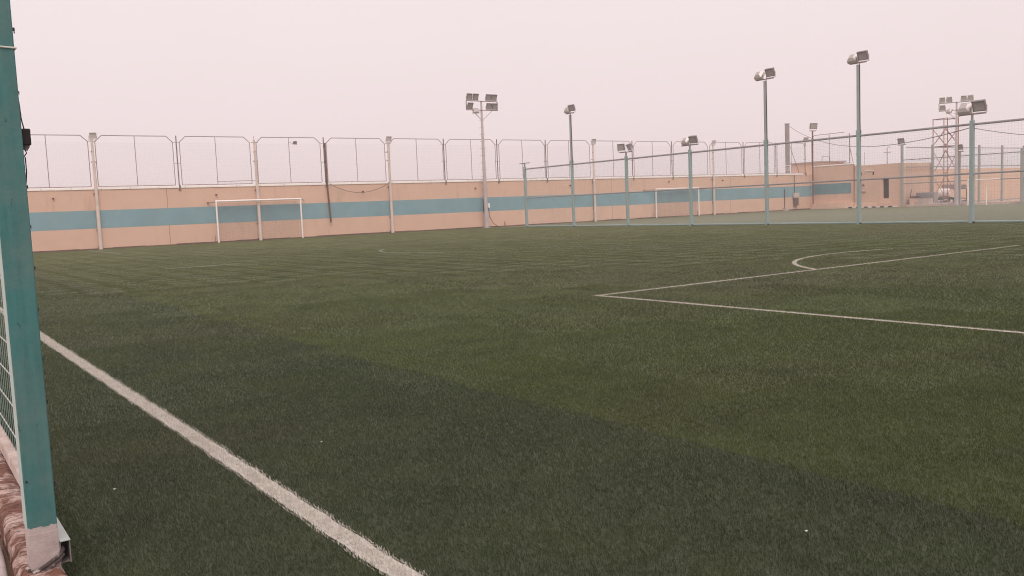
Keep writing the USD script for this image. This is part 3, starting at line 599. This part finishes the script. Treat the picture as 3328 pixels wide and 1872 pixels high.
part(b, 'door_leaf', MB().box((SX + .02, DOOR[0] + .002, DOOR[2] + .002), (SX + .17, DOOR[0] + .05, DOOR[3] - .002)), 'concrete')
for wv in WINS: part(b, 'window', MB().box((SX + .10, wv[0] + .002, wv[2] + .002), (SX + .13, wv[1] - .002, wv[3] - .002)), 'door')
part(b, 'ledge', MB().box((SX - .06, 54.6, 3.80), (SX - .001, 55.6, 3.87)), 'white')
part(b, 'step', MB().box((SX - .5, 52.5, -.1), (SX - .001, 53.9, .45)), 'plaster'); part(b, 'step', MB().box((SX - .25, 52.6, .451), (SX - .002, 53.8, .86)), 'plaster')
part(b, 'plinth', MB().box((SX - .12, 53.91, -.1), (SX - .003, BY1, .5)), 'plaster_pale')
part(b, 'bracket', MB().box((SX - .1, 55.7, 2.3), (SX - .002, 55.9, 2.45)), 'rust'); part(b, 'bracket', MB().box((SX - .08, 55.5, 1.62), (SX - .002, 56.0, 1.67)), 'rust')
part(b, 'aerial', MB().tube([(SX + .4, 55.95, 4.4), (SX + .35, 55.88, 5.8)], .02, 5), 'frame')
kb = thing('painted_kerb', 'kerb of black and white painted blocks in front of the low building', 'kerb')
for i in range(13):
    y = 51.6 + i * .46
    part(kb, 'kerb_block', MB().bevel_box((SX - .75, y, -.05), (SX - .58, y + .45, .12), .012), 'block_black' if i % 2 else 'block_white')
t = solo('far_wall', MB().box((SX + 6.3, WY, -.1), (160, WY + .25, 4.15)), 'plaster_far', 'plain yellowish wall far behind the scaffold tower', 'wall')

# second turquoise fence (continues the line of the building), and the tall net fence behind it
f2 = thing('far_fence', 'turquoise fence with two rails at the far side of the second pitch', 'fence')
for a, b_ in ((51.3, 45.62), (45.42, 39.9), (39.7, 34.2)):
    part(f2, 'top_rail', MB().tube([(SX, a, 4.68), (SX, b_, 4.66)], .05, 8), 'rail'); part(f2, 'middle_rail', MB().tube([(SX, a, 2.32), (SX, b_, 2.30)], .045, 8), 'rail')
    part(f2, 'netting', wires((SX + .06, a, .1), (0, b_ - a, 0), (0, 0, 4.5), 30, 24, .006), 'wire_turq')
for y, top, lab, yw in ((51.4, 6.15, 'far turquoise lamp post with one lamp at the corner of the low building', 190), (45.52, 5.05, 'far turquoise lamp post with one lamp in front of the distant mast', 190)):
    t = thing('lamp_post', lab, 'lamp post')
    part(t, 'post', MB().box((SX - .13, y - .1, -.05), (SX + .07, y + .1, top)), 'turq_far'); part(t, 'crossbar', MB().sq((SX - .05, y - .42, top + .05), (SX - .05, y + .42, top + .05), .07), 'frame')
    flood(t, (SX - .05, y + (.08 if y > 50 else 0), top + .09), yw, 24, .6, .5, .26, bracket=.16)
for y, lab in ((39.8, 'far turquoise fence post at the right edge of the picture'),):
    solo('fence_post', MB().box((SX - .1, y - .1, -.05), (SX + .1, y + .1, 4.95)), 'turq_far', lab, 'post')
f3 = thing('tall_net_fence', 'tall grey-green net fence running away behind the far pitch', 'fence')
FXS = [SX + .35, 89.75, 94.5, 99.1, 104.1, 109.1]
for i, x in enumerate(FXS):
    if i: part(f3, 'post', MB().box((x - .1, 51.1, -.05), (x + .1, 51.3, 6.25)), 'turq_far')
    if i < len(FXS) - 1:
        for z in (5.95, 3.98, .15): part(f3, 'rail', MB().tube([(x + .1, 51.2, z), (FXS[i + 1] - .1, 51.2, z)], .045, 6), 'rail')
        part(f3, 'netting', wires((x + .1, 51.24, .2), (FXS[i + 1] - x - .2, 0, 0), (0, 0, 5.7), 26, 30, .006), 'wire_turq')
g3 = thing('small_goal', 'small pale goal at the far right behind the near lamp post', 'goal')
for y, h_ in ((43.55, 2.3), (41.85, 1.45)): part(g3, 'goalpost', MB().tube([(82.3, y, -.03), (82.3, y, h_)], .05, 8), 'goal')
part(g3, 'crossbar', MB().tube([(82.3, 43.6, 2.3), (82.3, 40.7, 2.3)], .05, 8), 'goal'); part(g3, 'back_bar', MB().tube([(82.3, 43.55, 2.26), (83.3, 43.7, 1.9)], .03, 6), 'frame')
part(g3, 'tee_bar', MB().tube([(82.3, 41.9, 1.45), (82.3, 41.3, 1.45)], .03, 6), 'goal')

# ---------------------------------------------------------------- yard behind: scaffold tower, tank, clutter
tw = thing('scaffold_tower', 'red and white scaffold tower with two platforms at the right', 'scaffold tower')
cx, cy = 98.1, 54.45
uL = np.array((-.485, .875)); uF = np.array((-.875, -.485))       # across the view and towards it
def ladder(c, top, dirn, w=.34):
    o = np.r_[dirn * w / 2, 0]; c = np.r_[c, 0]; p = part(tw, 'leg_frame', MB().tube([c - o, c - o + (0, 0, top)], .046, 6).tube([c + o, c + o + (0, 0, top)], .046, 6), 'red_steel')
    m = MB()
    for k in range(int(top / .62)): m.tube([c - o + (0, 0, .4 + .62 * k), c + o + (0, 0, .4 + .62 * k)], .022, 5)
    part(p, 'rungs', m, 'tank')
C = np.array((cx, cy)); corners = {'l': C + uL * 1.28, 'r': C - uL * 1.28, 'f': C + uF * 1.28, 'b': C - uF * 1.28}
ladder(corners['l'], 9.5, uF, .3); ladder(corners['r'], 9.6, uF, .3); ladder(corners['f'], 9.45, uL, .36); ladder(corners['b'], 9.45, uL, .36)
order = [corners[k] for k in 'lfrb']
for z, nm in ((8.5, 'platform'), (6.3, 'platform')):
    q = [C + (p - C) * 1.02 for p in order]
    m = MB().add([(*p, z) for p in q] + [(*p, z + .1) for p in q], [(0, 2, 1), (0, 3, 2), (4, 5, 6), (4, 6, 7)] + [x for i in range(4) for x in ((i, (i + 1) % 4, 4 + (i + 1) % 4), (i, 4 + (i + 1) % 4, 4 + i))])
    part(tw, nm, m, 'dull_red')
for i in range(4):
    p, q = order[i], order[(i + 1) % 4]
    part(tw, 'guard_rail', MB().tube([(*p, 9.4), (*q, 9.4)], .035, 6), 'dull_red')
    for z0, z1 in ((.6, 3.1), (3.3, 5.9), (6.5, 8.3)):
        part(tw, 'brace', MB().tube([(*p, z0), (*q, z1)], .03, 5), 'red_steel'); part(tw, 'brace', MB().tube([(*p, z1), (*q, z0)], .03, 5), 'red_steel')
    for z in (3.2,): part(tw, 'ledger', MB().tube([(*p, z), (*q, z)], .03, 6), 'red_steel')
tk = thing('water_tanker', 'white tank on a dark wheeled trailer at the foot of the scaffold tower', 'trailer')
tc = np.array((101.5, 56.5)); ax = uL
el = trimesh.creation.cylinder(radius=.52, height=.9, sections=20); cap = trimesh.creation.icosphere(subdivisions=2, radius=.52)
a, bb = cap.copy(), cap.copy(); a.apply_scale((1, 1, .45)); bb.apply_scale((1, 1, .45)); a.apply_translation((0, 0, .45)); bb.apply_translation((0, 0, -.45))
tm = trimesh.util.concatenate([el, a, bb]); tm.apply_transform(trimesh.transformations.rotation_matrix(math.pi / 2, (0, 1, 0))); pass
tm.apply_transform(T(math.degrees(math.atan2(ax[1], ax[0])), 0, (*tc, 1.16))); part(tk, 'tank', tm, 'tank', smooth=40)
def obox(c, hx, hy, z0, z1):
    return MB().box((-hx, -hy, z0), (hx, hy, z1)).moved(T(math.degrees(math.atan2(ax[1], ax[0])), 0, (*c, 0)))
part(tk, 'chassis', obox(tc, 1.5, .55, .34, .6), 'dull_red'); part(tk, 'cradle', obox(tc, .6, .45, .601, .7), 'dull_red')
for s_ in (-.75, .75):
    wm = trimesh.creation.annulus(.14, .33, .18, sections=18); wm.apply_transform(trimesh.transformations.rotation_matrix(math.pi / 2, (1, 0, 0))); wm.apply_transform(T(math.degrees(math.atan2(ax[1], ax[0])), 0, (*(tc + ax * s_ + uF * .72), .33)))
    part(tk, 'wheel', wm, 'rubber', smooth=40)
part(tk, 'drawbar', MB().sq((*(tc - ax * 1.5), .5), (*(tc - ax * 2.5), .42), .1), 'dull_red')
t = thing('tin_shelter', 'sloping brown sheet roof on posts above the white tank', 'shelter')
rc = tc - ax * .75 - uF * 2.0
q = [rc + ax * 1.0 + uF * .7, rc - ax * 1.6 + uF * .7, rc - ax * 1.6 - uF * 1.0, rc + ax * 1.0 - uF * 1.0]; zz = (1.62, 1.5, 2.0, 2.1)
part(t, 'roof_sheet', MB().add([(*p, z) for p, z in zip(q, zz)] + [(*p, z + .04) for p, z in zip(q, zz)], [(0, 2, 1), (0, 3, 2), (4, 5, 6), (4, 6, 7)] + [x for i in range(4) for x in ((i, (i + 1) % 4, 4 + (i + 1) % 4), (i, 4 + (i + 1) % 4, 4 + i))]), 'dull_red')
for p, z in zip(q, zz): part(t, 'prop', MB().tube([(*p, -.05), (*p, z)], .04, 6), 'rust')
t = thing('rubble_heap', 'low heap of dark rubble and boards beside the white tank', 'rubble')
rg = np.random.default_rng(5)
for k in range(16):
    c = tc + uF * rg.uniform(.9, 1.8) + ax * rg.uniform(-2.2, 1.2); s_ = rg.uniform(.12, .36)
    m = trimesh.convex.convex_hull(rg.normal(0, s_, (9, 3)) * (1, 1, .6)); m.apply_translation((*c, s_ * .5)); part(t, 'rubble_piece', m, ['concrete', 'dull_red', 'concrete_pale'][k % 3])
t = thing('concrete_block', 'long grey concrete block behind the far turquoise fence', 'concrete block')
part(t, 'block', MB().bevel_box((86.1, 49.0, -.05), (86.9, 50.9, 1.36), .03), 'concrete')
t = thing('concrete_trough', 'pale open concrete trough in front of the grey block', 'trough')
part(t, 'basin', MB().box((84.9, 48.75, .12), (85.5, 48.82, .74)).box((84.9, 49.93, .12), (85.5, 50.0, .74)).box((84.9, 48.82, .12), (84.97, 49.93, .74)).box((85.43, 48.82, .12), (85.5, 49.93, .74)).box((84.97, 48.82, .12), (85.43, 49.93, .2)), 'concrete_pale')
part(t, 'foot', MB().box((85.0, 48.9, -.05), (85.4, 49.1, .119)), 'concrete'); part(t, 'foot', MB().box((85.0, 49.65, -.05), (85.4, 49.85, .119)), 'concrete')
t = thing('broken_barrow', 'broken dark hand barrow with an upright handle by the building', 'barrow')
pb = thing('sand_bank', 'low pale earth bank edged with stone behind the far fence', 'bank')
bk = MB()
for i in range(26):
    y0 = 39 + i * .47
    bk.bevel_box((SX + .2 + .05 * rg.random(), y0, -.1), (SX + .62, y0 + .45, .18 + .12 * rg.random()), .03)
    part(pb, 'edge_stone', bk, 'concrete_pale'); bk = MB()
part(pb, 'earth', MB().box((SX + .62, 50.45, -.1), (SX + 2.2, 51.0, .78)), 'plaster_pale')
part(t, 'tray', MB().add([(SX + .8, 50.48, .8), (SX + .8, 51.0, .8), (SX + 1.3, 51.05, .8), (SX + 1.3, 50.45, .8), (SX + .7, 50.3, .98), (SX + .7, 51.1, .95), (SX + 1.4, 51.15, 1.05), (SX + 1.4, 50.25, 1.0)],
     [(0, 2, 1), (0, 3, 2), (0, 1, 5), (0, 5, 4), (1, 2, 6), (1, 6, 5), (2, 3, 7), (2, 7, 6), (3, 0, 4), (3, 4, 7), (4, 5, 6), (4, 6, 7)]), 'dull_red')
part(t, 'handle', MB().tube([(SX + .8, 51.05, .86), (SX + .75, 50.85, 1.7)], .035, 6), 'rust')
t = thing('wooden_prop', 'thin post with a short arm standing behind the far fence', 'post')
part(t, 'post', MB().tube([(89.0, 52.6, -.05), (89.0, 52.6, 3.8)], .05, 6), 'frame'); part(t, 'arm', MB().tube([(89.0, 52.6, 3.75), (88.8, 52.95, 3.78)], .03, 5), 'frame')
dp = thing('distant_pole', 'faint distant pole with a crossarm rising behind the low building', 'pole')
part(dp, 'pole', MB().tube([(144, 90.4, -.05), (144, 90.4, 9.2)], .12, 8, .08), 'distant'); part(dp, 'crossarm', MB().sq((143.7, 90.9, 8.36), (144.3, 89.9, 8.36), .14), 'distant'); part(dp, 'hook', MB().tube([(144, 90.4, 9.1), (144.15, 90.1, 9.35), (144.2, 90.0, 9.1)], .05, 5), 'distant')
hut = thing('distant_roof_hut', 'pale hut roof seen through the net above the side wall', 'building')
part(hut, 'walls', MB().box((104.2, 75, -.05), (109.2, 80, 5.9)), 'plaster_far'); part(hut, 'roof', MB().box((104.0, 74.8, 5.901), (109.4, 80.2, 6.05)), 'distant')
part(hut, 'railing', MB().tube([(104.1, 74.9, 6.05), (104.1, 74.9, 6.65), (105.8, 74.9, 6.65), (105.8, 74.9, 6.05)], .04, 5), 'distant')

# ---------------------------------------------------------------- foreground: post, kerb, side fence
X0, X1, Y0, Y1 = .400, .516, 4.33, 4.45
post = thing('turquoise_post', 'weathered turquoise square post with a chipped white foot at the left edge', 'post')
part(post, 'post_tube', MB().bevel_box((X0, Y0, .15), (X1, Y1, 3.7), .004), 'turq_near')
part(post, 'white_foot', MB().bevel_box((X0 - .001, Y0 - .001, .03), (X1 + .001, Y1 + .001, .2615), .001), 'white_base')
part(post, 'pale_side', MB().box((X0 - .0035, Y0 + .006, .29), (X0 - .0005, Y1 - .006, 3.69)), 'turq_pale')  # thin, much paler sheet over the left face of the post
part(post, 'tie_wire', MB().tube([(X0 - .006, Y0 - .006, 2.36), (X1 + .006, Y0 - .006, 2.355), (X1 + .007, Y1 + .006, 2.36), (X0 - .006, Y1 + .006, 2.36), (X0 - .006, Y0 - .006, 2.36)], .0035, 6), 'wire_near')
for z, s_ in ((2.43, .010), (2.17, .006), (1.77, .007), (1.60, .006), (1.42, .007), (1.24, .006), (1.02, .007), (.83, .009), (.62, .008), (.46, .010)):
    part(post, 'wire_stub', MB().box((X1 + .0005, Y0 + .02, z), (X1 + s_, Y0 + .028, z + s_ * 1.4)).box((X1 + s_ * .5, Y0 + .018, z - s_), (X1 + s_ * .9, Y0 + .024, z + s_ * .2)), 'cable')
part(post, 'bolt', MB().tube([(X0 + .012, Y0 + .002, .50), (X0 + .012, Y0 - .004, .50)], .004, 8), 'black')
jb = part(post, 'junction_box', MB().bevel_box((X1 + .001, Y0 + .03, 1.952), (X1 + .036, Y0 + .11, 2.022), .003), 'black')
part(jb, 'cable_gland', MB().tube([(X1 + .018, Y0 + .06, 1.952), (X1 + .013, Y0 + .06, 1.932)], .016, 10, .009), 'lamp_dark')
part(jb, 'cable', MB().tube([(X1 + .004, Y0 + .05, 2.14), (X1 + .008, Y0 + .05, 2.06), (X1 + .015, Y0 + .05, 2.02)], .0028, 6), 'cable')
part(jb, 'cable', MB().tube([(X1 + .012, Y0 + .06, 1.935), (X1 + .018, Y0 + .06, 1.92), (X1 + .006, Y0 + .055, 1.905), (X1 + .011, Y0 + .06, 1.90), (X1 + .010, Y0 + .05, 1.84), (X1 + .003, Y0 + .05, 1.78)], .0026, 6), 'cable')
ring = [(X0 - .012, Y0 + .04, .105), (X0 + .01, Y0 - .014, .095), (X0 + .06, Y0 - .014, .118), (X1 - .01, Y0 - .016, .145), (X1 + .014, Y0 + .01, .162), (X1 + .016, Y0 + .06, .165)]
solo('rope', MB().tube(ring, .009, 8).tube([np.add(p, (0, -.006, -.017)) for p in ring[:5]], .008, 8).tube([(X0 + .02, Y0 - .02, .10), (X0 - .01, Y0 - .05, .085), (X0 - .03, Y0 - .03, .078)], .007, 8), mat('knotted_rope', (0.07, 0.05, 0.048), 0.9, 0.5, 26.0, dirt=(0.45, 0.39, 0.36), dirt_amt=0.9, dirt_scale=16.0, lohi=(0.52, 0.58)), 'dirty rope wound round the white foot of the turquoise post', 'rope', smooth=40)
tube = thing('steel_channel', 'open galvanised square channel lying beside the foot of the turquoise post', 'channel')
part(tube, 'top_plate', MB().box((X1 + .003, Y0 - .01, .205), (X1 + .045, 4.75, .209)), 'galv')
part(tube, 'web', MB().box((X1 + .003, Y0 + .005, .10), (X1 + .007, 4.75, .2045)).box((X1 + .0405, Y0 + .005, .10), (X1 + .045, 4.75, .2045)).box((X1 + .007, Y0 + .02, .10), (X1 + .0405, 4.75, .104)), 'lamp_dark')
# kerb with worn red and white paint, made of uneven cast lengths
kerb = thing('field_kerb', 'low concrete kerb with peeling red and white paint under the side fence', 'kerb')
def lump(x0, x1, y0, y1, z0, z1, seed):
    m = trimesh.creation.box(extents=(x1 - x0, y1 - y0, z1 - z0)); m = m.subdivide_to_size(.045)
    v = m.vertices + ((x0 + x1) / 2, (y0 + y1) / 2, (z0 + z1) / 2)
    nv = np.stack([meshkit.fbm(v * 9, 3, seed + k) for k in range(3)], 1) - .5
    e = np.minimum(v[:, 0] - x0, x1 - v[:, 0]); tz = np.clip((v[:, 2] - z0) / (z1 - z0), 0, 1)
    v2 = v + nv * (.022, .012, .03); v2[:, 2] -= .035 * np.clip(1 - e / .035, 0, 1) ** 2 * tz
    return trimesh.Trimesh(v2, m.faces)
for i, (a, bb) in enumerate(((4.02, 4.60), (4.605, 5.4), (5.405, 6.3), (6.305, 7.3), (7.305, 8.6))):
    part(kerb, 'kerb_length', lump(.35 if i == 0 else .37, .528, a, bb, -.12, .10, 20 + i), 'kerb', smooth=50)
sf = thing('side_fence', 'net fence with a dusty bottom rail running along the left side of the pitch', 'fence')
part(sf, 'bottom_rail', MB().bevel_box((.435, Y1 + .001, .335), (.485, 14.0, .405), .006), 'kerb_rail')
part(sf, 'netting', wires((.47, Y1 + .005, .42), (0, 9.5, 0), (0, 0, 3.2), 92, 1, .0026), 'wire_turq', label='thin upright wires of the net')
part(sf, 'netting', wires((.466, Y1 + .005, .42), (0, 9.5, 0), (0, 0, 3.2), 1, 19, .0062), 'wire_near', label='thicker pale cords of the net')
solo('water_pipe', MB().tube([(.285, 3.7, .02), (.295, 4.3, .025), (.315, 4.75, .015), (.332, 5.15, -.02), (.325, 5.5, -.1)], .02, 10), 'white_base', 'pale bent pipe on the ground outside the kerb', 'pipe', smooth=40)
sheet('footpath', -8, -8, .25, 30, -.03, 'concrete_pale', .02)
sheet('kerb_gutter', .2505, -2, .37, 16, -.052, 'dark_brown', .02)  # soil of the channel, its shadow painted in as dark brown

# ---------------------------------------------------------------- dusty air
hz = usdkit.material(stage, '/World/Looks/dusty_air', {'v': ('principled_volume', {'color': (0.97, 0.90, 0.91), 'density': 0.0015, 'anisotropy': 0.3})}, [], volume='v.volume')
solo('haze', MB().box((-499, -299, -1.5), (899, 899, 14.0)), hz, kind='stuff', label='thin pale dust in the air over the whole ground', cat='haze')
